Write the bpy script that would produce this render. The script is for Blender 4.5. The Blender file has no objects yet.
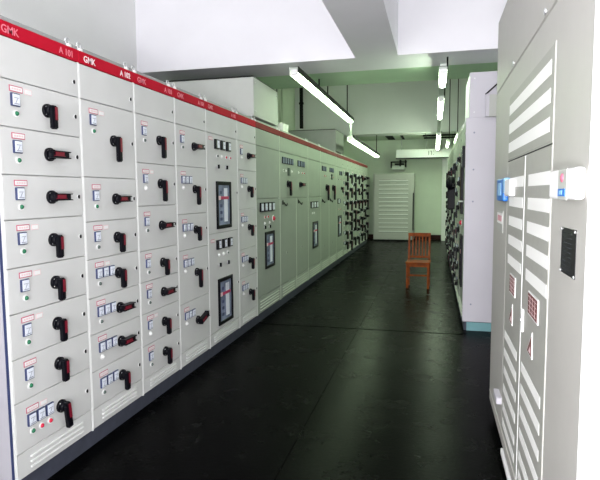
import bpy, bmesh, math, random
from mathutils import Vector, Matrix
random.seed(7)
C = bpy.context.scene.collection
PI = math.pi

# ------------------------------------------------------------------ materials
def mat(name, col, rough=.5, metal=0., noise=0., nscale=8., bump=0., bscale=60., emit=None, estr=0., spec=.5, coat=0.):
    m = bpy.data.materials.new(name); m.use_nodes = True
    nt = m.node_tree; b = nt.nodes['Principled BSDF']
    b.inputs['Base Color'].default_value = (*col, 1)
    b.inputs['Roughness'].default_value = rough
    b.inputs['Metallic'].default_value = metal
    b.inputs['Specular IOR Level'].default_value = spec
    b.inputs['Coat Weight'].default_value = coat
    if emit:
        b.inputs['Emission Color'].default_value = (*emit, 1)
        b.inputs['Emission Strength'].default_value = estr
    if noise or bump:
        tc = nt.nodes.new('ShaderNodeTexCoord')
    if noise:
        n = nt.nodes.new('ShaderNodeTexNoise'); n.inputs['Scale'].default_value = nscale; n.inputs['Detail'].default_value = 5
        r = nt.nodes.new('ShaderNodeValToRGB')
        r.color_ramp.elements[0].position = .3; r.color_ramp.elements[1].position = .7
        r.color_ramp.elements[0].color = (*[c*(1-noise) for c in col], 1)
        r.color_ramp.elements[1].color = (*[min(1, c*(1+noise)) for c in col], 1)
        nt.links.new(tc.outputs['Object'], n.inputs['Vector']); nt.links.new(n.outputs['Fac'], r.inputs['Fac'])
        nt.links.new(r.outputs['Color'], b.inputs['Base Color'])
    if bump:
        n2 = nt.nodes.new('ShaderNodeTexNoise'); n2.inputs['Scale'].default_value = bscale; n2.inputs['Detail'].default_value = 3
        bp = nt.nodes.new('ShaderNodeBump'); bp.inputs['Strength'].default_value = bump; bp.inputs['Distance'].default_value = .01
        nt.links.new(tc.outputs['Object'], n2.inputs['Vector']); nt.links.new(n2.outputs['Fac'], bp.inputs['Height'])
        nt.links.new(bp.outputs['Normal'], b.inputs['Normal'])
    return m

M = dict(
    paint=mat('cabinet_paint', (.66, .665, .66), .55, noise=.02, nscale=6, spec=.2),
    paint_dim=mat('cabinet_paint_dim_green_light', (.36, .395, .35), .6, noise=.03, nscale=5, spec=.12),  # same cabinet paint, with the dim green far light put into the colour
    duct=mat('bus_duct_paint', (.50, .52, .49), .6, noise=.02, spec=.15),
    red_dim=mat('header_red_dim_light', (.20, .022, .025), .65, spec=.1, noise=.15, nscale=5),  # same red band, darkened in colour for the dim far light
    frame_tint=mat('frame_paint_green_light', (.72, .76, .68), .6, spec=.12),  # frame paint tinted with the same far light
    frame=mat('cabinet_frame_paint', (.76, .77, .76), .55, spec=.2),
    paint_dark=mat('gap_grey', (.30, .30, .29), .7),
    lav=mat('lilac_grey_paint', (.56, .545, .60), .5, noise=.02, nscale=3),
    beige=mat('beige_grey_paint', (.37, .37, .34), .5, noise=.03, nscale=20),
    beige_frame=mat('beige_grey_frame_paint', (.45, .44, .415), .45, noise=.02, nscale=9),
    beige_edge=mat('beige_grey_edge', (.56, .55, .52), .5),
    louvre=mat('louvre_white', (.93, .93, .91), .5),
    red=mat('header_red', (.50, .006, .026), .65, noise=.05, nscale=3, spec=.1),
    white=mat('plain_white', (.86, .86, .86), .5),
    letter=mat('letter_white', (.95, .82, .86), .5),
    letter_dim=mat('letter_faded', (.80, .20, .27), .5),
    rail=mat('rail_grey', (.34, .36, .36), .5),
    steel=mat('steel', (.75, .76, .77), .28, .9),
    black=mat('black_plastic', (.004, .004, .007), .4, spec=.14),
    hred=mat('handle_red', (.20, .006, .022), .4),
    kick=mat('plinth_blue_grey', (.045, .05, .075), .75, noise=.15, nscale=14),
    navy=mat('meter_navy', (.03, .045, .13), .45),
    meter=mat('meter_face', (.80, .84, .93), .35),
    ink=mat('ink_grey', (.25, .27, .35), .6),
    pink=mat('label_pink', (.55, .13, .20), .5),
    pinkp=mat('label_pale_pink', (.80, .60, .62), .5),
    green=mat('lamp_green', (.02, .17, .08), .2),
    lred=mat('lamp_red', (.62, .02, .06), .25),
    lgrey=mat('lamp_grey', (.10, .13, .12), .25),
    glass=mat('window_glass', (.26, .30, .42), .08, spec=.8, noise=.35, nscale=9),
    tag=mat('tag_magenta', (.55, .03, .12), .5),
    wall=mat('wall_paint', (.86, .87, .86), .75, noise=.02, nscale=2, bump=.1, bscale=30),
    wall_tint=mat('wall_paint_green_light', (.70, .78, .65), .7, noise=.03, nscale=3),  # wall paint with the green of the tubes put into the colour
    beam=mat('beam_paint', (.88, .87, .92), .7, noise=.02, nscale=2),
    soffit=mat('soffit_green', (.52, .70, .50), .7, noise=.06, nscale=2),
    tube=mat('tube_glow', (1, 1, 1), .5, emit=(.76, 1., .64), estr=20.),
    tube2=mat('tube_glow_bright', (1, 1, 1), .5, emit=(.80, 1., .70), estr=42.),
    fix=mat('fixture_enamel', (.55, .60, .55), .5),
    dark=mat('dark_metal', (.012, .013, .012), .6, spec=.15),
    skirt=mat('skirting_brown', (.035, .012, .009), .6, spec=.15),
    wood=mat('orange_wood', (.24, .050, .005), .45, noise=.4, nscale=12, spec=.12),
    slat=mat('slat_grey', (.47, .48, .45), .5, noise=.03),
    teal=mat('teal_plinth', (.17, .37, .40), .5, noise=.08, nscale=8),
    blue=mat('box_blue', (.02, .17, .60), .35),
    bluel=mat('box_light_blue', (.30, .55, .85), .4),
    plate=mat('nameplate_black', (.008, .007, .010), .35),
    grid=mat('label_red_brown', (.13, .025, .02), .5),
    paper=mat('paper_white', (.85, .85, .82), .7),
)
def floor_mat():
    m = bpy.data.materials.new('black_rubber'); m.use_nodes = True
    nt = m.node_tree; b = nt.nodes['Principled BSDF']
    tc = nt.nodes.new('ShaderNodeTexCoord')
    n = nt.nodes.new('ShaderNodeTexNoise'); n.inputs['Scale'].default_value = 3.5; n.inputs['Detail'].default_value = 8; n.inputs['Roughness'].default_value = .7
    r = nt.nodes.new('ShaderNodeValToRGB')
    r.color_ramp.elements[0].position = .35; r.color_ramp.elements[0].color = (.0008, .0008, .0010, 1)
    r.color_ramp.elements[1].position = .8; r.color_ramp.elements[1].color = (.0030, .0031, .0030, 1)
    r2 = nt.nodes.new('ShaderNodeMapRange'); r2.inputs['To Min'].default_value = .16; r2.inputs['To Max'].default_value = .36
    n3 = nt.nodes.new('ShaderNodeTexNoise'); n3.inputs['Scale'].default_value = 45; n3.inputs['Detail'].default_value = 4
    bp = nt.nodes.new('ShaderNodeBump'); bp.inputs['Strength'].default_value = .2; bp.inputs['Distance'].default_value = .006
    L = nt.links.new
    L(tc.outputs['Object'], n.inputs['Vector']); L(tc.outputs['Object'], n3.inputs['Vector'])
    L(n.outputs['Fac'], r.inputs['Fac']); L(r.outputs['Color'], b.inputs['Base Color'])
    L(n.outputs['Fac'], r2.inputs['Value']); L(r2.outputs['Result'], b.inputs['Roughness'])
    L(n3.outputs['Fac'], bp.inputs['Height']); L(bp.outputs['Normal'], b.inputs['Normal'])
    b.inputs['Specular IOR Level'].default_value = .02
    return m
M['rubber'] = floor_mat()

# ------------------------------------------------------------------ mesh builder
class MB:
    def __init__(s): s.bm = bmesh.new(); s.mats = []
    def mi(s, m):
        if m not in s.mats: s.mats.append(m)
        return s.mats.index(m)
    def box(s, x0, x1, y0, y1, z0, z1, m, bev=0., seg=1, rot=None):
        g = bmesh.ops.create_cube(s.bm, size=1)
        vs = g['verts']
        c = Vector(((x0+x1)/2, (y0+y1)/2, (z0+z1)/2))
        for v in vs:
            v.co = Vector((v.co.x*(x1-x0), v.co.y*(y1-y0), v.co.z*(z1-z0)))
        if rot: bmesh.ops.rotate(s.bm, verts=vs, cent=(0, 0, 0), matrix=rot)
        for v in vs: v.co += c
        fs = list({f for v in vs for f in v.link_faces})
        i = s.mi(m)
        for f in fs: f.material_index = i
        if bev:
            es = list({e for v in vs for e in v.link_edges})
            bmesh.ops.bevel(s.bm, geom=es, offset=bev, segments=seg, affect='EDGES', profile=.5, clamp_overlap=True, material=i)
        return s
    def cyl(s, p, q, r, m, seg=16, r2=None):
        p, q = Vector(p), Vector(q); d = q-p
        g = bmesh.ops.create_cone(s.bm, cap_ends=True, segments=seg, radius1=r, radius2=r if r2 is None else r2, depth=d.length)
        R = d.to_track_quat('Z', 'Y').to_matrix().to_4x4(); T = Matrix.Translation((p+q)/2)
        bmesh.ops.transform(s.bm, matrix=T @ R, verts=g['verts'])
        i = s.mi(m)
        for f in {f for v in g['verts'] for f in v.link_faces}: f.material_index = i; f.smooth = len(f.verts) == 4
        return s
    def dome(s, p, r, m, sy=1.):
        g = bmesh.ops.create_uvsphere(s.bm, u_segments=14, v_segments=8, radius=r)
        for v in g['verts']: v.co = Vector((v.co.x, v.co.y*sy, v.co.z))+Vector(p)
        i = s.mi(m)
        for f in {f for v in g['verts'] for f in v.link_faces}: f.material_index = i; f.smooth = True
        return s
    def poly(s, pts, d, m):
        """prism: polygon pts extruded by vector d"""
        i = s.mi(m)
        a = [s.bm.verts.new(Vector(p)) for p in pts]; b = [s.bm.verts.new(Vector(p)+Vector(d)) for p in pts]
        n = len(pts)
        fs = [s.bm.faces.new(a), s.bm.faces.new(b[::-1])]+[s.bm.faces.new((a[k], b[k], b[(k+1) % n], a[(k+1) % n])) for k in range(n)]
        for f in fs: f.material_index = i
        bmesh.ops.recalc_face_normals(s.bm, faces=fs)
        return s
    def tube(s, pts, r, m, seg=8):
        for a, b in zip(pts, pts[1:]): s.cyl(a, b, r, m, seg)
        for p in pts[1:-1]: s.dome(p, r, m)
        return s
    def mesh(s, name):
        me = bpy.data.meshes.new(name)
        s.bm.normal_update()
        s.bm.to_mesh(me); s.bm.free()
        for m in s.mats: me.materials.append(m)
        return me
    def build(s, name, parent=None, loc=(0, 0, 0)):
        return link(name, s.mesh(name), parent, loc)

def link(name, data, parent=None, loc=(0, 0, 0), rot=None):
    o = bpy.data.objects.new(name, data); C.objects.link(o)
    if parent is not None: o.parent = parent
    o.location = loc
    if rot: o.rotation_euler = rot
    return o
def thing(name, label, cat, loc=(0, 0, 0), rz=0, group=None):
    o = link(name, None, None, loc); o.rotation_euler = (0, 0, rz)
    o['label'] = label; o['category'] = cat
    if group: o['group'] = group
    return o
def tag(o, label, cat, group=None):
    o['label'] = label; o['category'] = cat
    if group: o['group'] = group
    return o
def struct(o): o['kind'] = 'structure'; return o
def text(txt, size, m, name, parent, loc, rot=(PI/2, 0, 0), align='LEFT', ext=.0008, bold=0.):
    cu = bpy.data.curves.new(name, 'FONT'); cu.body = txt; cu.size = size; cu.align_x = align; cu.extrude = ext; cu.offset = bold
    t = bpy.data.objects.new('text_tmp', cu); C.objects.link(t)
    dg = bpy.context.evaluated_depsgraph_get(); dg.update()
    me = bpy.data.meshes.new_from_object(t.evaluated_get(dg))
    bpy.data.objects.remove(t); bpy.data.curves.remove(cu)
    me.materials.clear(); me.materials.append(m)
    return link(name, me, parent, loc, rot)

# ------------------------------------------------------------------ shared small fittings (front is -y, face at y=0)
def me_handle(L, ang, name='rotary_handle', red=True):
    b = MB()
    b.cyl((0, 0, 0), (0, -.014, 0), .036, M['black'], 24).cyl((0, -.014, 0), (0, -.034, 0), .031, M['black'], 24, .026)
    for k in range(4):
        a = PI/4+k*PI/2
        b.cyl((.028*math.cos(a), -.012, .028*math.sin(a)), (.028*math.cos(a), -.0165, .028*math.sin(a)), .0042, M['steel'], 8)
    lv = MB.__new__(MB); R = Matrix.Rotation(ang, 3, 'Y')
    def rb(x0, x1, y0, y1, z0, z1, m, bev):
        n0 = len(b.bm.verts)
        g = bmesh.ops.create_cube(b.bm, size=1)['verts']
        for v in g:
            w = Vector(((x0+x1)/2+v.co.x*(x1-x0), (y0+y1)/2+v.co.y*(y1-y0), (z0+z1)/2+v.co.z*(z1-z0))); v.co = R @ w
        i = b.mi(m)
        for f in {f for v in g for f in v.link_faces}: f.material_index = i
        bmesh.ops.bevel(b.bm, geom=list({e for v in g for e in v.link_edges}), offset=bev, segments=2, affect='EDGES', material=i)
    rb(-.019, .019, -.058, -.028, -L, .026, M['black'], .006)
    if red: rb(-.009, .0155, -.0605, -.054, -L*.55, .020, M['hred'], .003)
    return b.mesh(name)
H = {'D': me_handle(.098, 0), 'DL': me_handle(.135, 0), 'R': me_handle(.098, -PI/2), 'RU': me_handle(.12, -PI/2-.28), 'DT': me_handle(.125, -.12),
     'KD': me_handle(.12, 0, red=False), 'KR': me_handle(.12, -PI/2, red=False)}
def me_meter(w, h, face, fr, needle=True):
    b = MB(); b.box(-w/2, w/2, -.012, 0, -h/2, h/2, fr, .003, 2)
    b.box(-w/2+.005, w/2-.005, -.0145, -.011, -h/2+.005, h/2-.005, face, .001)
    if needle:
        b.box(-w*.28, w*.28, -.0152, -.0142, h*.12, h*.16, M['ink'])
        b.box(-.0012, .0012, -.0156, -.0142, -h*.28, h*.12, M['ink'], rot=Matrix.Rotation(.5, 3, 'Y'))
        b.box(-w*.30, w*.30, -.0152, -.0142, -h*.34, -h*.28, M['ink'])
    return b.mesh('meter')
MT = dict(s=me_meter(.056, .064, M['meter'], M['navy']), m=me_meter(.09, .088, M['meter'], M['black']), k=me_meter(.085, .09, M['navy'], M['black'], False),
          t=me_meter(.115, .115, M['white'], M['black'], False), big=me_meter(.11, .11, M['lgrey'], M['black'], False))
# three sided dark rim with the bright dial on the right, as on the incoming feeder doors
def me_bar(w, h, a=-.12):
    b = MB(); b.box(-w/2, w/2, -.02, 0, -h/2, h/2, M['black'], .004, 2)
    b.box(w*a, w*.40, -.0225, -.019, -h*.38, h*.38, M['meter'], .002)
    b.box(-w*.02, w*.30, -.0232, -.022, h*.02, h*.06, M['ink'])
    return b.mesh('meter')
MT['m'] = me_bar(.098, .092); MT['t'] = me_bar(.115, .112, -.34)
def me_lamp(c, r=.012):
    b = MB(); b.cyl((0, 0, 0), (0, -.006, 0), r*1.45, M['white'], 18); b.dome((0, -.006, 0), r, c, .9); return b.mesh('indicator_lamp')
LP = dict(g=me_lamp(M['green']), r=me_lamp(M['lred']), k=me_lamp(M['lgrey']), w=me_lamp(M['white']), R=me_lamp(M['lred'], .030), p=me_lamp(M['pink']))
def me_lock():
    b = MB(); b.cyl((0, 0, 0), (0, -.004, 0), .0125, M['white'], 16).cyl((0, -.004, 0), (0, -.007, 0), .0085, M['black'], 14)
    b.box(-.006, .006, -.009, -.003, -.011, .011, M['black'], .002); return b.mesh('lock')
LOCK = me_lock()
def me_knob():
    b = MB(); b.cyl((0, 0, 0), (0, -.008, 0), .016, M['steel'], 16).box(-.005, .005, -.026, -.006, -.019, .019, M['black'], .002); return b.mesh('selector_knob')
KNOB = me_knob()
def me_plate():
    b = MB(); b.box(-.045, .045, -.0022, 0, -.0155, .0155, M['pink'], .001)
    b.box(-.039, .039, -.0032, -.002, -.0105, .0105, M['white'])
    for k in range(4): b.box(-.030+k*.016, -.018+k*.016, -.0038, -.003, -.0045, .0045, M['pinkp'])
    return b.mesh('name_label')
PLATE = me_plate()
def me_plate2():
    b = MB(); b.box(-.026, .026, -.0022, 0, -.014, .014, M['pinkp'], .001); b.box(-.021, .021, -.003, -.002, -.010, .010, M['white']); return b.mesh('paper_label')
PLATE2 = me_plate2()
def me_lug():
    b = MB(); b.box(-.014, .014, -.006, .03, -.012, .02, M['white'], .003)
    pts = [(.022*math.cos(a)*.8, .012, .034+.016*math.sin(a)) for a in [k*PI/5 for k in range(11)]]
    b.tube(pts, .005, M['steel'], 6); return b.mesh('lifting_lug')
LUG = me_lug()
def me_window(w, h, tagz):
    b = MB()
    for (x0, x1, z0, z1) in ((-w/2, -w/2+.035, -h/2, h/2), (w/2-.035, w/2, -h/2, h/2), (-w/2+.03, w/2-.03, -h/2, -h/2+.035), (-w/2+.03, w/2-.03, h/2-.035, h/2)):
        b.box(x0, x1, -.014, .004, z0, z1, M['black'], .003)
    return b
def me_pane(w, h, tagz):
    b = MB(); b.box(-w/2+.03, w/2-.03, -.004, .002, -h/2+.03, h/2-.03, M['glass'])
    b.box(w*.02, w*.26, -.0055, -.0035, -h*.36, h*.36, M['bluel' if False else 'meter'])
    b.box(-w*.34, w*.34, -.0075, -.005, tagz-.014, tagz+.014, M['tag'])
    b.box(-w*.36, -w*.22, -.0078, -.005, tagz-.02, tagz+.02, M['pinkp'])
    for k in range(5): b.box(-w*.26, -w*.12, -.0065, -.0035, -h*.33+k*.065, -h*.33+k*.065+.03, M['navy'])
    return b.mesh('window_pane')
WIN = me_window(.37, .46, 0).mesh('door_window'); PANE = me_pane(.37, .46, .07)
WINN = me_window(.40, .46, 0).mesh('door_window')
def fit(mesh, name, parent, u, z, y=0., label=None, sx=1.):
    o = link(name, mesh, parent, (u, y, z))
    if sx != 1.: o.scale = (sx, 1, 1)
    if label: o['label'] = label
    return o

PM, FM = [M['paint']], [M['frame']]
ZS, ZT = 2.322, 2.392                                     # bottom and top of the red header band
GAP = .002
def door(parent, x0, x1, z0, z1, name='door', m=None):
    b = MB(); b.box(x0+GAP, x1-GAP, -.016, .004, z0+GAP, z1-GAP, m or PM[0], .0025)
    return b.build(name, parent)
FY = -.016                                                # door face
def vent(parent, x0, x1, z0, z1, rows=4, split=1):
    b = MB(); b.box(x0+GAP, x1-GAP, -.014, .004, z0+GAP, z1-GAP, PM[0], .002)
    w = (x1-x0)/split
    for s in range(split):
        for k in range(rows):
            z = z0+.03+k*(z1-z0-.05)/rows
            b.box(x0+s*w+.09, x0+(s+1)*w-.09, -.024, -.012, z, z+.011, FM[0], .003)
    return b.build('vent_panel', parent)

def cabinet_shell(label, Y0, W, side, depth=1.0, top='red', divs=(), group=None, num=None, x_face=None, dim=False, lug=True, ventsplit=1, end=False, base=.22, header=True):
    """side 'L': face looks to +X at x_face, runs towards +Y; side 'R': mirrored"""
    if side == 'L': root = thing('switchgear_cabinet', label, 'electrical cabinet', (x_face, Y0, 0), PI/2, group)
    else: root = thing('switchgear_cabinet', label, 'electrical cabinet', (x_face, Y0+W, 0), -PI/2, group)
    root['group'] = 'switchgear cabinets in the left row' if side == 'L' else 'switchgear cabinets in the right row'
    b = MB(); b.box(.002, W-.002, .010, depth, .10, ZS+.0, PM[0])
    b.build('body', root)
    b = MB()
    xs = [0]+list(divs)+[W]
    b.box(.0005, .0055, -.0165, .012, .10, ZS, FM[0], .002)
    b.box(W-.0055, W-.0005, -.0165, .012, .10, ZS, FM[0], .002)
    for d in divs: b.box(d-.007, d+.007, -.018, .012, .12, 1.49, FM[0], .002)
    b.build('frame', root)
    MB().box(.0, W, -.012+.012, depth-.02, 0, .10, M['kick']).build('plinth', root)
    if header:
        h = MB().box(.001, W-.001, -.020, depth*.5, ZS, ZT, M[('red_dim' if PM[0] is M['paint_dim'] else 'red') if side == 'L' else 'slat'], .003).build('header_strip', root)
        MB().box(0, W, .01, depth-.02, ZT-.002, ZT+.032, M['rail'], .002).build('top_rail', root)
        if num:
            text('GMK', .052, M['letter_dim' if dim else 'letter'], 'lettering', h, (.045, -.0215, ZS+.014), bold=.0006)
            text(num, .050, M['letter_dim' if dim else 'letter'], 'lettering', h, (W-.045, -.0215, ZS+.014), align='RIGHT', bold=.0006)
        if lug:
            fit(LUG, 'lifting_lug', root, .05, ZT+.004, .0); fit(LUG, 'lifting_lug', root, W-.05, ZT+.004, .0)
    d = door(root, .006, W-.006, 2.119, ZS-.002, 'top_panel')
    if W < .9: fit(LOCK, 'lock', d, W-.05, 2.20, FY)
    return root

def drawer(root, W, z1, z0, hk, nm=1, lamps='g', p2=False, first=None):
    d = door(root, .006, W-.006, z0, z1, 'drawer')
    hz = (z0+z1)/2
    if z1-z0 > .3: hz += .01
    if hk: fit(H[hk], 'rotary_handle', d, .328*W/.6, hz, FY)
    tall = z1-z0
    t = z1-.012 if tall < .26 else z1-.03
    fit(PLATE, 'name_label', d, .125, t-.028, FY)
    if p2: fit(PLATE2, 'paper_label', d, .208, t-.030, FY)
    for k in range(nm): fit(MT['s'], 'meter', d, .112+k*.067, t-.082, FY)
    for k, l in enumerate(lamps): fit(LP[l], 'indicator_lamp', d, .118+k*.065, t-.148, FY)
    fit(LOCK, 'lock', d, W-.05, hz, FY)
    return d

XL = -2.037
# ---- six cabinets of drawers nearest the camera, then the meter cabinets
def drawers_cab(label, Y0, W, zs, spec, num=None, dim=False, end=False, side='L', xf=XL, lug=True, header=True):
    r = cabinet_shell(label, Y0, W, side, num=num, dim=dim, x_face=xf, end=end, lug=lug, header=header)
    for k, s in enumerate(spec):
        drawer(r, W, zs[k], zs[k+1], s[0], s[1], s[2], s[3])
    vent(r, .006, W-.006, .105, zs[-1], 3)
    return r
T, F_ = True, False
c1 = drawers_cab('grey drawer switchgear cabinet nearest the viewer, with eight drawers and green lamps', 2.155, .621,
    [2.118, 1.888, 1.655, 1.43, 1.19, .96, .73, .505, .24],
    [('D', 1, 'g', T), ('R', 1, 'g', F_), ('R', 1, 'g', F_), ('D', 1, 'g', T), ('D', 1, 'g', T), ('D', 1, 'g', T), ('D', 1, 'g', F_), ('DT', 3, 'grr', T)], 'A 101', dim=True)
# panelled end face with dark joint and bolts
b = MB(); b.box(-.008, -.002, .012, 1.0, .10, ZS, M['lav'])  # darker tone stands in for weaker light on the same paint
b.build('side_panel', c1)
b = MB(); b.box(-.0045, 0, -.001, .012, .10, ZS, M['navy']); b.build('joint_strip', c1)
for z in (.25, .85, 1.45, 2.05):
    MB().cyl((-.002, .10, z), (-.014, .10, z), .010, M['steel'], 12).build('bolt', c1)
drawers_cab('grey drawer switchgear cabinet, second from the viewer, with one tall drawer over six', 2.777, .591,
    [2.118, 1.66, 1.39, 1.16, .92, .693, .463, .23],
    [('DL', 1, 'g', T), ('R', 1, 'g', F_), ('D', 1, 'k', T), ('D', 3, 'k', T), ('R', 3, 'k', F_), ('R', 3, 'w', F_), ('D', 3, 'k', F_)], 'A 102')
drawers_cab('grey drawer switchgear cabinet, third from the viewer, two tall drawers over five', 3.368, .597,
    [2.118, 1.778, 1.47, 1.146, .921, .689, .455, .216],
    [('DL', 1, 'k', F_), ('DL', 1, 'w', T), ('R', 1, 'k', F_), ('D', 1, 'k', F_), ('R', 1, 'k', F_), ('D', 1, 'w', T), ('D', 1, 'k', F_)], 'A 103', dim=True)
drawers_cab('grey drawer switchgear cabinet left of the first windowed cabinet, five tall drawers', 3.965, .603,
    [2.118, 1.785, 1.386, 1.085, .638, .229],
    [('R', 1, 'k', F_), ('DL', 3, 'w', F_), ('D', 3, 'w', F_), ('DL', 3, 'w', F_), ('RU', 3, 'w', F_)], 'A 104', dim=True)
# ---- cabinet with two windowed doors
W = .793
r = cabinet_shell('grey switchgear cabinet with two windowed doors, each window under three dark meters', 4.568, W, 'L', num='A 105', dim=True, x_face=XL)
for z1, z0, zm, zl, zk, zw in ((2.118, 1.178, 2.025, 1.915, 1.815, 1.445), (1.178, .228, 1.065, .962, .866, .497)):
    d = door(r, .006, W-.006, z0, z1)
    fit(PLATE, 'name_label', d, .10, zm+.045, FY)
    for k in range(3): fit(MT['m'], 'meter', d, .225+k*.148, zm, FY)
    for k, l in enumerate('kwrp' if z1 > 2 else 'wwk'): fit(LP[l], 'indicator_lamp', d, .245+k*.11, zl, FY)
    for u in (.245, .46): fit(KNOB, 'selector_knob', d, u, zk, FY)
    w = fit(WIN, 'door_window', d, .385, zw, FY); fit(PANE, 'window_pane', w, 0, 0, 0)
    fit(LOCK, 'lock', d, W-.045, zk-.25, FY)
vent(r, .006, W-.006, .105, .226, 3)
drawers_cab('narrow grey drawer cabinet between two windowed cabinets, five drawers with handles', 5.361, .603,
    [2.118, 1.808, 1.387, .95, .634, .23],
    [('R', 1, 'w', F_), ('D', 3, 'w', F_), ('D', 3, 'w', F_), ('D', 3, 'w', F_), ('D', 3, 'w', F_)])
PM[0], FM[0] = M['paint_dim'], M['frame_tint']
# ---- incoming cabinet with tall duct box above
W = .995
r = cabinet_shell('green-lit grey cabinet with blank upper door and red push button, under the tall bus box', 5.964, W, 'L', x_face=XL)
door(r, .006, W-.006, 1.494, 2.117)
d = door(r, .006, W-.006, .30, 1.491)
for k in range(4): fit(MT['t'], 'meter', d, .17+k*.155, 1.39, FY)
for u in (.30, .43): fit(LP['r'], 'indicator_lamp', d, u, 1.265, FY)
fit(LP['R'], 'push_button', d, .66, 1.235, FY, 'large red push button')
for u in (.30, .50): fit(LP['w'], 'indicator_lamp', d, u, 1.19, FY)
for u in (.29, .49): fit(KNOB, 'selector_knob', d, u, 1.14, FY)
w = fit(WIN, 'door_window', d, .50, .848, FY, sx=1.05); fit(PANE, 'window_pane', w, 0, 0, 0)
vent(r, .006, W-.006, .105, .298, 4)
# ---- wide double cabinet
def small_latch(d, u, z):
    b = MB(); b.box(-.02, .02, -.012, 0, -.03, .03, M['black'], .004)
    b.tube([(0, -.02, 0), (.04, -.03, -.035), (.10, -.03, -.045), (.15, -.025, -.02)], .008, M['dark'], 8)
    return b.build('door_handle', d, (u, FY, z))
W = 1.673
r = cabinet_shell('wide green-lit grey cabinet with eight small black meters over two plain doors', 6.959, W, 'L', x_face=XL, divs=(.876,))
d = door(r, .006, W-.006, 1.494, 2.117)
for k in range(5): fit(MT['k'], 'meter', d, .16+k*.12, 2.01, FY, sx=1.15)
for k in range(3): fit(MT['k'], 'meter', d, 1.03+k*.16, 2.01, FY, sx=1.5)
fit(MT['big'], 'display', d, .45, 1.86, FY)
for u, l in ((.18, 'k'), (.30, 'w'), (.62, 'w'), (1.02, 'w'), (1.25, 'r'), (1.38, 'r')): fit(LP[l], 'indicator_lamp', d, u, 1.87, FY)
fit(H['DT'], 'rotary_handle', d, .40, 1.69, FY, sx=1.3).scale = (1.5, 1, 1.35)
fit(H['R'], 'rotary_handle', d, 1.12, 1.69, FY).scale = (1.5, 1, 1.2)
for a, e in ((.007, .874), (.878, W-.007)):
    d = door(r, a, e, .30, 1.491); small_latch(d, a+.12, 1.43)
    fit(LOCK, 'lock', d, a+.3, .72, FY)
vent(r, .006, W-.006, .105, .298, 4, 2)
W = 1.009
r = cabinet_shell('green-lit grey switchgear cabinet with three white meters over a narrow window', 8.632, W, 'L', x_face=XL)
door(r, .006, W-.006, 1.494, 2.117)
d = door(r, .006, W-.006, .30, 1.491)
for k in range(3): fit(MT['t'], 'meter', d, .24+k*.20, 1.356, FY, sx=1.4)
for u in (.29, .42): fit(LP['w'], 'indicator_lamp', d, u, 1.214, FY)
w = fit(WIN, 'door_window', d, .52, .832, FY, sx=1.12); fit(PANE, 'window_pane', w, 0, 0, 0)
vent(r, .006, W-.006, .105, .298, 4)
W = 1.62
r = cabinet_shell('wide green-lit grey cabinet with two big black handles side by side over plain doors', 9.641, W, 'L', x_face=XL, divs=(.795,))
d = door(r, .006, W-.006, 1.494, 2.117)
for k in range(3): fit(MT['k'], 'meter', d, .17+k*.14, 2.015, FY, sx=1.3)
for k in range(3): fit(MT['k'], 'meter', d, .92+k*.15, 2.015, FY, sx=1.3)
for u, l in ((.30, 'r'), (.44, 'r'), (.95, 'w'), (1.22, 'r')): fit(LP[l], 'indicator_lamp', d, u, 1.88, FY)
fit(MT['big'], 'display', d, 1.08, 1.88, FY)
for u in (.55, 1.22): fit(H['DL'], 'rotary_handle', d, u, 1.66, FY).scale = (2.8, 1, 1.8)
for a, e in ((.007, .793), (.797, W-.007)):
    d = door(r, a, e, .30, 1.491); small_latch(d, a+.12, 1.42)
    fit(LOCK, 'lock', d, a+.3, .55, FY)
vent(r, .006, W-.006, .105, .298, 4, 2)
W = .87
r = cabinet_shell('green-lit grey cabinet with one tall window, just before the far handle cabinets', 11.261, W, 'L', x_face=XL)
d = door(r, .006, W-.006, 1.494, 2.117)
for k in range(2): fit(MT['k'], 'meter', d, .45+k*.2, 1.99, FY, sx=1.4)
for u, l in ((.2, 'k'), (.35, 'w'), (.5, 'p')): fit(LP[l], 'indicator_lamp', d, u, 1.85, FY)
fit(H['D'], 'rotary_handle', d, .6, 1.66, FY)
d = door(r, .006, W-.006, .30, 1.491)
fit(MT['t'], 'meter', d, .22, 1.38, FY, sx=1.4); fit(MT['k'], 'meter', d, .42, 1.38, FY, sx=1.4)
for u in (.25, .45): fit(LP['r'], 'indicator_lamp', d, u, 1.2, FY)
w = fit(WIN, 'door_window', d, .40, .832, FY, sx=1.1); fit(PANE, 'window_pane', w, 0, 0, 0)
vent(r, .006, W-.006, .105, .298, 4)
far = ['first', 'second', 'third', 'fourth', 'fifth', 'sixth', 'last']
zz = [2.118, 1.888, 1.655, 1.43, 1.19, .96, .73, .505, .24]
zz2 = [2.118, 1.785, 1.47, 1.146, .921, .689, .455, .216]
for k in range(7):
    y0 = 12.131+k*.66
    z_ = zz if k % 2 == 0 else zz2
    sp = [(random.choice(['D', 'KD', 'KD', 'KR', 'DL']), random.choice([1, 1, 3]), random.choice(['w', 'k', 'rw']), F_) for _ in range(len(z_)-1)]
    r = drawers_cab(('left row cabinet crowded with black handles, %s beyond the last windowed cabinet' % far[k]) if k < 6 else
                    'left row cabinet crowded with black handles, last one beside the back wall', y0, .66, z_, sp, lug=False)
    for ch in [o for o in r.children if o.name.startswith('drawer')]:
        for s in ch.children:
            if s.name.startswith('rotary_handle'): s.scale = (1.9, 1.3, 1.5)
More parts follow.
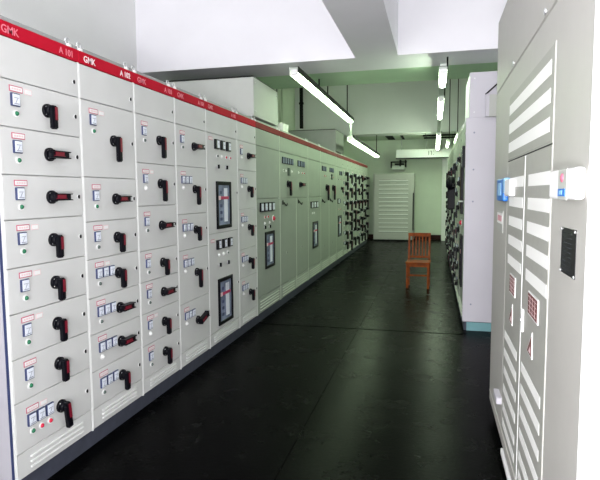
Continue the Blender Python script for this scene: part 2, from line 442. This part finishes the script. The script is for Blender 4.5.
# end face at the far end is plain; bus boxes standing on the row
def bus_box(label, y0, y1, z1):
    r = thing('bus_duct_box', label, 'bus duct', (XL, y0, ZT+.060), PI/2, 'bus boxes on the left row')
    h = z1-ZT-.0545
    MB().box(0, y1-y0, .0, 1.36, 0, h, M['duct'], .004).build('housing', r)
    MB().box(-.01, y1-y0+.01, .01, 1.37, h, h+.012, M['dark']).build('lid', r)
    for u in (.06, y1-y0-.06):
        for z in (.06, h-.06): MB().cyl((u, 0, z), (u, -.008, z), .008, M['steel'], 10).build('screw', r)
    return r
bus_box('tall grey bus box on the left row, its top just under the cross beam', 5.966, 6.957, 2.89)
bus_box('pale green bus box on the left row, further back behind the hanging lamp', 11.30, 12.30, 2.89)
b = MB(); b.box(-.16, .16, -.14, .14, 0, .115, M['paper'], .004).box(-.16, .16, -.004, .004, .1155, .117, M['pinkp'])
tag(b.build('carton', None, (-2.22, 7.42, ZT+.0325)), 'small white box lying on top of the wide double cabinet', 'box')

# ------------------------------------------------------------------ middle right row
XM = .345
def rrow(k): return 6.20+k*.80
Wm = .80
ords = ['', 'second', 'third', 'fourth', 'fifth', 'sixth', 'seventh', 'eighth', 'ninth', 'farthest']
for k in range(10):
    y0 = rrow(k)
    if k == 0:
        r = cabinet_shell('lilac grey switchgear cabinet with broad blank side and teal plinth, standing mid right', y0, Wm, 'R', x_face=XM, header=False, depth=1.05)
        MB().box(Wm+.001, Wm+.012, -.018, 1.05, .10, ZS+.04, M['lav'], .004).build('side_panel', r, (0, 0, 0))
        p = MB().box(0, Wm+.012, -.01, 1.05, ZS, ZS+.04, M['lav'], .002).build('top_cover', r)
        MB().box(Wm, Wm+.010, .03, 1.05, .0, .095, M['teal']).build('plinth_cover', r)
        for z in (.30, 1.45, 1.80, 2.2): MB().cyl((Wm+.012, .07, z), (Wm+.017, .07, z), .010, M['ink'], 10).build('screw', r)
        d = door(r, .007, Wm-.007, 1.25, 2.117)
        b = MB(); b.box(.36, .52, -.03, 0, -.42, .30, M['black'], .004); b.box(.385, .495, -.034, -.028, -.36, .24, M['skirt']); b.build('relay_unit', d, (0, FY, 1.72))
        b = MB(); b.box(.60, .72, -.03, 0, -.12, .12, M['black'], .004).box(.615, .705, -.033, -.028, -.10, .10, M['lgrey']); b.build('relay_unit', d, (0, FY, 1.95))
        for u in (.12, .2): fit(LP['k'], 'indicator_lamp', d, u, 1.5, FY)
        b = MB().tube([(.62, 0, 0), (.62, -.05, 0), (.70, -.05, 0), (.70, 0, 0)], .008, M['steel']); b.build('door_handle', d, (0, FY, 1.45))
        d = door(r, .007, Wm-.007, .30, 1.247)
        fit(LP['R'], 'push_button', d, .30, 1.19, FY, 'large red push button'); 
        w = fit(WIN, 'door_window', d, .40, .75, FY); w.scale = (1.0, 1.5, 1.3); fit(PANE, 'window_pane', w, 0, 0, 0)
        vent(r, .007, Wm-.007, .105, .298, 4)
        continue
    r = cabinet_shell('green-lit grey cabinet with black handles in the right row, %s from the lilac end panel' % ords[k], y0, Wm, 'R', x_face=XM, lug=False)
    if k < 9: zs_ = [2.118, 1.84, 1.50, 1.20, .92, .66, .44, .23] if k % 2 else [2.118, 1.70, 1.36, 1.10, .84, .60, .40, .23]
    else: zs_ = zz
    for j in range(len(zs_)-1):
        d = drawer(r, Wm, zs_[j], zs_[j+1], None, random.choice([1, 3]), random.choice(['w', 'g', 'rw']), F_)
        hk = random.choice(['KD', 'KR', 'KD', 'D'])
        h = fit(H[hk], 'rotary_handle', d, random.choice([.3, .42, .5]), (zs_[j]+zs_[j+1])/2, FY)
        h.scale = (1.15, .75, 1.2)
    if k == 3:
        b = MB(); b.cyl((0, 0, 0), (0, -.12, 0), .10, M['black'], 28, .13).cyl((0, -.12, 0), (0, -.15, 0), .09, M['black'], 24, .06).box(-.04, .04, -.12, 0, -.42, -.05, M['black'], .01)
        b.build('breaker_dial', r, (.3, -.01, 1.70))
    vent(r, .007, Wm-.007, .105, .228, 3)
# bus housing above the lilac cabinet
r = thing('bus_duct_box', 'lilac grey bus box standing on top of the mid right cabinet', 'bus duct', (XM+.015, rrow(0)+.0, ZS+.04))
MB().box(0, 1.03, 0, .80, 0, .485, M['lav'], .004).build('housing', r)
for (x, z) in ((.05, .42), (.05, .06), (.40, .45)): MB().cyl((x, 0, z), (x, -.006, z), .007, M['steel'], 10).build('screw', r)
b = MB(); b.poly([(.150, -.002, .005), (.255, -.002, .35), (.60, -.002, .60), (.60, -.002, .005)], (0, -.05, 0), M['rail'])
b = MB(); b.box(.175, .75, -.06, -.002, .0, .23, M['slat'], .003); b.box(.165, .20, -.064, -.001, .0, .24, M['lav'], .003)
o = b.build('junction_cover', r); o['label'] = 'small grey junction cover'
b = MB().tube([(.16, -.05, .235), (.30, -.05, .36), (.55, -.05, .50)], .008, M['dark'], 8); b.build('cable', r)

# ------------------------------------------------------------------ big beige cabinet at the right edge
XR, YA, YB = .40, 1.57, 3.88
r = thing('louvred_cabinet', 'tall beige grey cabinet with white louvres filling the right edge of the photo', 'electrical cabinet', (XR, YB, 0), -PI/2)
LW = YB-YA
MB().box(0, LW, .0, 1.3, .10, 2.205, M['beige_frame'], .003).build('body', r)
MB().box(.02, LW-.02, .03, 1.25, 0, .10, M['kick']).build('plinth', r)
MB().box(0, LW, .0, 1.3, 2.212, 2.675, M['beige_frame'], .004).build('bus_housing', r)
for u in (LW-.68, LW-1.52): MB().cyl((u, .006, 2.232), (u, -.006, 2.232), .012, M['steel'], 14).build('bolt', r)
def U(y): return YB-y
def rlou(d, y1, y0, zc, h=.05):
    b = MB(); b.box(U(y1), U(y0), -.0012, .001, zc-h/2, zc+h/2, M['louvre']); return b.build('louvre', d, (0, -.002, 0))
def rdoor(y1, y0, z0, z1, name='door'):
    b = MB(); b.box(U(y1)+.003, U(y0)-.003, -.002, .007, z0+.003, z1-.003, M['beige'], .002)
    return b.build(name, r)
# recessed face band and edge strips
b = MB()
for y in (3.200, 2.038): b.box(U(y)-.0035, U(y)+.0025, -.0022, .008, .19 if y < 3 else .19, 2.07 if y < 3 else 1.72, M['beige_edge'], .002)
b.box(U(2.61)-.005, U(2.61)+.005, -.0035, .008, .19, 1.715, M['frame'], .001)
b.box(U(3.86), U(2.045), -.0035, .008, .166, .176, M['beige_edge'], .001)
b.build('edge_strip', r)
MB().box(U(3.195), U(2.045), -.0025, .007, 1.7180, 1.7225, M['dark']).build('door_gap', r)
d = rdoor(3.195, 2.045, 1.725, 2.07, 'upper_panel')
for z in (1.995, 1.895, 1.793): rlou(d, 3.18, 2.10, z, .053)
d2 = rdoor(2.602, 2.045, .19, 1.716)
d3 = rdoor(3.195, 2.618, .19, 1.716)
for z in (1.602, 1.502, 1.40, 1.298, 1.192): rlou(d2, 2.51, 2.06, z); rlou(d3, 3.10, 2.65, z)
for z in (.758, .655, .552, .446, .335, .245)[:6]: rlou(d2, 2.56, 2.11, z, .045); rlou(d3, 3.15, 2.70, z, .045)
def grid_label(d, y1, y0, z0, z1):
    b = MB(); b.box(U(y1), U(y0), -.004, 0, z0, z1, M['white']); b.box(U(y1)+.006, U(y0)-.012, -.005, -.003, z0+.006, z1-.006, M['grid'])
    n = 5
    for k in range(1, n): 
        z = z0+(z1-z0)*k/n; b.box(U(y1)+.012, U(y0)-.02, -.0056, -.0045, z-.0012, z+.0012, M['pinkp'])
    for k in range(1, 4):
        x = U(y1)+(U(y0)-U(y1))*k/4; b.box(x-.0018, x+.0018, -.0056, -.0045, z0+.012, z1-.012, M['pinkp'])
    o = b.build('notice_label', d, (0, -.002, 0)); o['label'] = 'red brown notice plate'; return o
grid_label(d2, 2.41, 2.19, 1.037, 1.135); grid_label(d3, 2.98, 2.79, 1.027, 1.128)
def tri(d, yc, zc):
    b = MB(); b.poly([(U(yc)-.075, 0, zc-.05), (U(yc)+.05, 0, zc-.055), (U(yc)+.04, 0, zc+.055)], (0, -.003, 0), M['white'])
    b.poly([(U(yc)-.06, -.003, zc-.046), (U(yc)+.034, -.003, zc-.048), (U(yc)+.03, -.003, zc+.035)], (0, -.0015, 0), M['grid'])
    b.poly([(U(yc)-.02, -.0045, zc-.038), (U(yc)+.02, -.0045, zc-.038), (U(yc)+.015, -.0045, zc-.01)], (0, -.001, 0), M['pinkp'])
    o = b.build('warning_sign', d, (0, -.002, 0)); o['label'] = 'triangular warning sticker'; return o
tri(d2, 2.34, .925); tri(d3, 2.91, .925)
b = MB(); b.box(U(2.55), U(2.515), -.010, 0, .925, 1.03, M['white'], .005, 2); b.cyl((U(2.53), -.010, .98), (U(2.53), -.016, .98), .012, M['steel'], 14)
b.build('door_handle', d2, (0, -.002, 0))
b = MB(); b.box(U(3.38), U(3.22), -.03, .006, .312, .352, M['lav'], .004); b.build('hinge', r, (0, 0, 0))
b = MB(); b.box(U(3.15), U(2.45), -.008, .008, .05, .085, M['white'], .003); b.build('foot_rail', r)
# white box with blue sticker, on the frame near the viewer; second one further along
for (y1, y0, far_) in ((1.93, 1.60, 0), (3.10, 2.90, 1)):
    o = MB(); zc = 1.575
    o.box(U(y1), U(y0), -.030, 0, zc-.045, zc+.045, M['white'], .010, 3)
    if not far_:
        o.box(U(1.785), U(1.675), -.033, -.028, zc-.048, zc+.045, M['slat'], .004)
        o.dome((U(1.73), -.032, zc+.018), .014, M['pink'], .5)
        o.box(U(1.775), U(1.69), -.035, -.032, zc-.036, zc-.014, M['blue']); o.box(U(1.755), U(1.72), -.036, -.034, zc-.031, zc-.019, M['bluel'])
    else:
        o.box(U(3.46), U(3.16), -.03, 0, zc-.075, zc+.055, M['blue'], .010, 3); o.box(U(3.38), U(3.24), -.033, -.028, zc-.045, zc+.03, M['bluel'], .004)
        o.box(U(3.16), U(3.10), -.03, 0, zc-.03, zc+.055, M['bluel'], .004)
    q = o.build('display_unit', r)
    q['label'] = 'blue and white wall unit' if far_ else 'white unit with blue sticker'
b = MB(); b.box(U(3.66), U(3.36), -.003, .006, 1.31, 1.44, M['slat']); b.box(U(3.64), U(3.38), -.004, -.002, 1.36, 1.425, M['white'])
for k in range(3): b.box(U(3.60)+k*.07, U(3.60)+k*.07+.04, -.0048, -.0035, 1.375, 1.41, M['pink'])
b.build('notice_label', r)['label'] = 'pale notice with red print'
b = MB(); b.box(U(1.858), U(1.68), -.002, .007, 1.297, 1.441, M['plate'], .001)
for k in range(9):
    z = 1.425-k*.0145
    b.box(U(1.84), U(1.80), -.0026, -.0018, z-.0008, z+.0008, M['kick']); b.box(U(1.775), U(1.73), -.0026, -.0018, z-.0008, z+.0008, M['kick'])
for y in (1.853, 1.685):
    for z in (1.303, 1.435): b.cyl((U(y), -.001, z), (U(y), -.006, z), .005, M['steel'], 10)
b.build('nameplate', r)['label'] = 'black engraved nameplate with four screws'
o = MB().box(LW+.0, LW+.012, -.004, 1.3, .02, 2.675, M['white'], .004).build('side_panel', r); o['label'] = 'side panel whitened by strong light'  # white colour stands in for the strong light on this end

# ------------------------------------------------------------------ room
XW0, XW1, Y0_, Y1_, ZC = -3.70, 2.3, -3.2, 18.2, 4.75
def sbox(name, x0, x1, y0, y1, z0, z1, m): return struct(MB().box(x0, x1, y0, y1, z0, z1, m).build(name))
sbox('floor', XW0-.2, XW1+.2, Y0_-.2, Y1_+.2, -.15, 0, M['rubber'])
sbox('ceiling', XW0-.2, XW1+.2, Y0_-.2, Y1_+.2, ZC, ZC+.15, M['wall'])
sbox('wall_left', XW0-.2, XW0, Y0_, 6.85, 0, ZC, M['wall'])
sbox('wall_left', XW0-.2, XW0, 6.85, Y1_, 0, ZC, M['wall_tint'])
sbox('wall_right', XW1, XW1+.2, Y0_, 6.85, 0, ZC, M['wall'])
sbox('wall_right', XW1, XW1+.2, 6.85, Y1_, 0, ZC, M['wall_tint'])
sbox('wall_back', XW0-.2, XW1+.2, Y1_, Y1_+.2, 0, ZC, M['wall_tint'])
# wall behind the camera with three tall windows
b = MB(); y0, y1 = Y0_-.2, Y0_
wins = [(-3.3, -1.6), (-1.3, .4), (.7, 2.1)]
b.box(XW0-.2, XW1+.2, y0, y1, 0, .4, M['wall']); b.box(XW0-.2, XW1+.2, y0, y1, 2.9, ZC, M['wall'])
xs = [XW0-.2]+[v for w in wins for v in w]+[XW1+.2]
for k in range(0, len(xs), 2): b.box(xs[k], xs[k+1], y0, y1, .4, 2.9, M['wall'])
struct(b.build('wall_front'))
for k, (a, e) in enumerate(wins):
    b = MB(); t = .05
    for (x0, x1, z0, z1) in ((a, a+t, .4, 2.9), (e-t, e, .4, 2.9), (a, e, .4, .4+t), (a, e, 2.9-t, 2.9), ((a+e)/2-t/2, (a+e)/2+t/2, .4, 2.9), (a, e, 2.1, 2.1+t)):
        b.box(x0, x1, y0+.05, y1-.05, z0, z1, M['white'])
    struct(b.build('window_%d' % (k+1)))
    L = bpy.data.lights.new('daylight', 'AREA'); L.shape = 'RECTANGLE'; L.size = e-a; L.size_y = 2.5; L.energy = (280, 225, 150)[k]*(e-a)/1.7; L.color = (1., .985, 1.)
    o = bpy.data.objects.new('daylight', L); C.objects.link(o); o.location = ((a+e)/2, y0-.05, 1.65); o.rotation_euler = (PI/2, 0, 0)
# beams
sbox('trim_1', XW0, XW1, 6.27, 6.93, 3.10, ZC, M['beam'])
sbox('trim_2', -.90, -.42, Y0_, 6.27, 3.10, ZC, M['beam'])
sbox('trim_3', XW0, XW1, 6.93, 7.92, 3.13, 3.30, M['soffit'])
sbox('trim_4', XW0, XW1, 14.3, 14.9, 3.10, ZC, M['wall'])
sbox('trim_5', XW0, XW1, 14.9, Y1_, 3.30, 3.45, M['wall_tint'])
sbox('trim_6', -.62, .30, Y1_-.03, Y1_, .16, 2.62, M['wall_tint'])          # flat green panel in the back wall
sbox('baseboard_back', XW0, XW1, Y1_-.04, Y1_, 0, .15, M['skirt'])
sbox('trim_7', .24, .50, 17.75, Y1_, 0, 3.30, M['wall'])
sbox('shade_pier', XW0, -1.85, .7, 1.3, 0, 2.35, M['wall'])  # unseen pier added to shade the first cabinet's end panel
# rubber mats on the floor
def matn(x0, x1, y0, y1, label):
    o = MB().box(x0, x1, y0, y1, 0, .006, M['rubber'], .001).build('rubber_mat'); tag(o, label, 'floor mat', 'black rubber mats covering the aisle'); return o
XS = -.815
matn(-2.00, XS-.005, -3.1, 5.955, 'black rubber floor mat in front of the nearest left cabinets')
matn(XS+.005, .385, -3.1, 5.955, 'black rubber floor mat beside the beige louvred cabinet')
matn(-2.00, XS-.005, 5.985, 10.54, 'black rubber floor mat along the middle of the left row')
matn(XS+.005, .325, 5.985, 10.54, 'black rubber floor mat beneath the wooden chair')
matn(-2.00, XS-.005, 10.56, 14.50, 'black rubber floor mat beside the far left handle cabinets')
matn(XS+.005, .325, 10.56, 14.50, 'black rubber floor mat behind the wooden chair')
matn(-2.00, .37, 14.52, 17.1, 'black rubber floor mat in front of the slatted grey cabinet')

# ------------------------------------------------------------------ far end
r = thing('slatted_cabinet', 'pale grey cabinet with horizontal slatted front against the back wall', 'cabinet', (-1.255, 17.32, 0))
MB().box(-.64, .64, .012, .62, .05, 2.165, M['slat'], .006).build('body', r)
MB().box(-.62, .62, .04, .60, 0, .05, M['dark']).build('plinth', r)
d = MB().box(-.60, .585, -.004, .014, .09, 2.12, M['slat'], .004)
for k in range(13):
    z = .30+k*.135
    if z > 1.95: continue
    d.box(-.47, .46, -.018, -.002, z, z+.035, M['frame'], .008, 2)
    d.box(-.47, .46, -.006, -.003, z-.020, z-.002, M['paint_dark'])
for (x0, x1) in ((-.45, -.10), (.08, .40)):
    for z in (1.86, 1.96): d.box(x0, x1, -.012, -.003, z, z+.02, M['paint_dark'], .002)
d = d.build('door', r)
MB().box(.60, .635, -.02, .012, .35, 1.55, M['dark'], .003).build('latch_bar', r)
r = thing('cable_trunking', 'white horizontal trunking hung on rods high across the far end', 'trunking', (-.2, 17.3, 2.64))
MB().box(-.97, .97, -.12, .12, 0, .26, M['wall'], .006).build('channel', r)
for x in (-.82, -.05, .60): MB().cyl((x, 0, .26), (x, 0, .66), .014, M['fix'], 8).build('hanger_rod', r)
b = MB()
for x in (.02, .10): b.box(x-.012, x+.012, -.124, -.118, .07, .20, M['paint_dark'])
for x, z in ((.06, .19), (.15, .19), (.15, .08)): b.box(x, x+.03, -.124, -.118, z-.01, z+.01, M['paint_dark'])
b.build('marking', r)
MB().box(-.99, .97, -.125, .125, -.025, .0, M['dark']).build('bottom_edge', r)
r = thing('wall_fan', 'dark bracket unit hanging below the white trunking above the slatted cabinet', 'bracket', (-1.10, 17.65, 2.36))
b = MB(); b.box(-.28, .24, -.04, .0, .16, .20, M['dark'], .003).box(-.28, -.25, -.04, .3, .0, .20, M['dark']).box(.17, .21, -.04, .3, .02, .25, M['dark'])
b.box(-.15, .14, -.02, .28, .09, .14, M['dark']).box(.0, .05, -.04, .3, .04, .25, M['dark']); b.build('frame', r)
MB().box(-.24, .16, .04, .55, -.06, .08, M['fix'], .01).build('housing', r)
r.name = 'bracket_unit'
for (x0, w, lab) in ((-1.50, .26, 'wider slanted dark ceiling vent above the slatted cabinet'), (-1.05, .12, 'narrow slanted dark ceiling vent nearer the trunking')):
    r = thing('ceiling_vent', lab, 'vent', (x0, 16.25, 3.30))
    MB().box(0, w, 0, 1.7, -.012, 0, M['fix']).build('frame', r)
    b = MB()
    for k in range(12): b.box(.02, w-.02, .05+k*.14, .13+k*.14, -.02, -.010, M['dark'])
    b.build('grille', r)
for (y, z, x0, x1, lab) in ((14.6, 3.045, -.31, .56, 'upper black pipe running crosswise under the far beam'), (15.0, 3.02, -.29, .52, 'lower black pipe running crosswise behind the far lamp')):
    r = thing('pipe', lab, 'pipe', (0, y, z))
    MB().cyl((x0, 0, 0), (x1, 0, 0), .022, M['dark'], 12).build('tube', r)
    for x in (x0+.06, x1-.06): MB().cyl((x, 0, 0), (x, 0, (3.10 if y < 14.9 else 3.30)-z), .008, M['dark'], 8).build('hanger_rod', r)
# pipes on the left wall behind the lamps
for (x, y, rad, m, z0, z1, lab) in ((-3.50, 14.20, .05, M['dark'], 3.30, 4.44, 'thick black vertical pipe at the corner of the far beam'),
                                     (-3.64, 12.8, .022, M['wall_tint'], .0, 4.74, 'thin pale vertical pipe on the left wall'),
                                     (-3.64, 12.35, .018, M['rail'], .0, 4.74, 'thin grey vertical pipe beside the pale one')):
    r = thing('wall_pipe', lab, 'pipe', (x, y, 0))
    MB().cyl((0, 0, z0), (0, 0, z1), rad, m, 12).build('tube', r)
    MB().box(-.06, .06, -.03, .03, z1-.5, z1-.45, m).build('clamp', r)

# ------------------------------------------------------------------ lamps
def batten(label, x, y0, y1, z, w=.10, rods=(), skirt=False, tm='tube'):
    r = thing('fluorescent_lamp', label, 'lamp', (x, y0, z), 0, 'fluorescent lamps under the ceiling')
    L = y1-y0
    MB().box(-w*.55, w*.55, 0, L, .022, .05, M['fix'], .004).build('housing', r)
    MB().box(w*.50, w*.62, 0, L, -.01, .058, M['dark']).build('reflector_edge', r)
    t = MB().cyl((0, .03, 0), (0, L-.03, 0), w*.42, M[tm], 20); t.build('tube', r)
    if skirt: MB().box(-w*.62, -w*.50, 0, L, -w*.45, .058, M['fix']).build('reflector_edge', r)
    for y in (0, L-.03): MB().box(-w*.45, w*.45, y, y+.03, -w*.42, .03, M['white'], .004).build('end_cap', r)
    for yy, zt in rods: MB().cyl((w*.56, yy-y0, .04), (w*.56, yy-y0, zt-z), .010, M['dark'], 8).build('hanger_rod', r)
    return r
batten('long fluorescent lamp hanging over the left row, just beyond the cross beam', -1.62, 6.22, 10.72, 2.98, .092, skirt=True, rods=((7.4, 3.13), (8.02, 4.75), (9.88, 4.75)))
r = batten('lower fluorescent lamp hanging further back over the left row', -1.58, 10.30, 15.45, 2.60, .105, skirt=True, rods=((14.6, 3.10),))
MB().cyl((-.03, .30, .05), (-.03, .30, .30), .022, M['fix'], 10).build('hanger_rod', r)
batten('nearest fluorescent lamp of the aisle row, closest to the cross beam', .08, 6.30, 7.12, 2.90, .085, tm='tube2', rods=((6.5, 3.10), (7.08, 3.13)))
batten('middle fluorescent lamp of the aisle row', .08, 8.13, 10.17, 2.90, .085, tm='tube2', rods=((8.2, 4.75), (10.1, 4.75)))
batten('farthest fluorescent lamp of the aisle row, passing under the far beam', .085, 12.70, 17.0, 2.88, .10, tm='tube2', rods=((14.4, 3.10), (16.6, 3.30)))
r = thing('lamp_channel', 'grey green mounting channel linking the lamps of the aisle row', 'lamp channel', (.08, 6.3, 2.955))
MB().box(-.035, .035, 0, 10.7, 0, .03, M['fix'], .003).build('channel', r)
batten('fluorescent lamp high over the far right row', .50, 12.1, 14.2, 2.80, .07, rods=((13.9, 4.75),))
batten('small fluorescent lamp left of the one over the far right row', .30, 12.7, 14.15, 2.70, .06, rods=((13.5, 4.75),))
# unseen fill lights added high over the front bay, without fittings
for x, y in ((-1.7, 1.6), (.75, 0.8)):
    L = bpy.data.lights.new('front_fill', 'AREA'); L.shape = 'RECTANGLE'; L.size = .2; L.size_y = 2.4; L.energy = 4; L.color = (1, .99, .98)
    o = bpy.data.objects.new('front_fill', L); C.objects.link(o); o.location = (x, y, 4.0)

L = bpy.data.lights.new('flash_fill', 'AREA'); L.shape = 'DISK'; L.size = .35; L.energy = 76; L.color = (1, .985, 1)  # added light beside the camera, standing in for its flash
o = bpy.data.objects.new('flash_fill', L); C.objects.link(o); o.location = (-.05, -.25, 1.15); o.rotation_euler = (math.radians(118), 0, math.radians(0))

# ------------------------------------------------------------------ chair
r = thing('wooden_chair', 'orange brown wooden slat-back chair standing alone in the aisle', 'chair', (-.235, 8.9, .008), math.radians(-2))
m = M['wood']
MB().box(-.195, .195, -.20, .19, .400, .428, m, .010, 2).build('seat', r)
for x in (-.165, .165):
    MB().box(x-.018, x+.018, -.185, -.15, 0, .40, m, .004).build('leg', r)
    b = MB(); b.poly([(x-.016, .15, 0), (x+.016, .15, 0), (x+.016, .185, 0), (x-.016, .185, 0)], (0, 0, .41), m)
    b.poly([(x-.016, .15, .41), (x+.016, .15, .41), (x+.016, .185, .41), (x-.016, .185, .41)], (0, .055, .45), m); b.build('leg', r)
b = MB(); b.box(-.185, .185, .195, .222, .815, .875, m, .008, 2); b.build('top_rail', r)
MB().box(-.15, .15, .158, .180, .46, .495, m, .004).build('back_rail', r)
for k in range(5):
    x = -.105+k*.0525
    MB().poly([(x-.010, .163, .49), (x+.010, .163, .49), (x+.010, .175, .49), (x-.010, .175, .49)], (0, .036, .33), m).build('back_slat', r)
MB().box(-.15, .15, -.178, -.158, .20, .228, m, .004).build('stretcher', r)['label'] = 'front stretcher catching the light'
for x in (-.165, .165): MB().box(x-.010, x+.010, -.155, .155, .12, .145, m, .003).build('stretcher', r)
for y in (-.175, .165): MB().box(-.15, .15, y-.01, y+.01, .352, .398, m, .003).build('apron', r)

# ------------------------------------------------------------------ camera
f, yaw, pitch, roll, h = 533.8, .2459, -.0870, -.0071, 1.5527
cy, sy, cp, sp = math.cos(yaw), math.sin(yaw), math.cos(pitch), math.sin(pitch)
fw = Vector((-sy*cp, cy*cp, sp)); rt = Vector((cy, sy, 0)); up = rt.cross(fw)
r2 = math.cos(roll)*rt+math.sin(roll)*up; u2 = -math.sin(roll)*rt+math.cos(roll)*up
cam = bpy.data.cameras.new('camera'); cam.sensor_width = 36; cam.lens = f/600*36; cam.clip_start = .05
o = bpy.data.objects.new('camera', cam); C.objects.link(o)
o.matrix_world = Matrix(((r2.x, u2.x, -fw.x, 0), (r2.y, u2.y, -fw.y, 0), (r2.z, u2.z, -fw.z, h), (0, 0, 0, 1)))
S = bpy.context.scene; S.camera = o
w = bpy.data.worlds.new('world'); S.world = w; w.use_nodes = True
w.node_tree.nodes['Background'].inputs[0].default_value = (.8, .9, 1, 1); w.node_tree.nodes['Background'].inputs[1].default_value = .5
S.view_settings.view_transform = 'Standard'; S.view_settings.look = 'None'; S.view_settings.gamma = 1
S.view_settings.use_curve_mapping = False; S.view_settings.exposure = 0.
try:
    S.cycles.use_denoising = True; S.cycles.max_bounces = 8; S.cycles.diffuse_bounces = 5
except Exception: pass
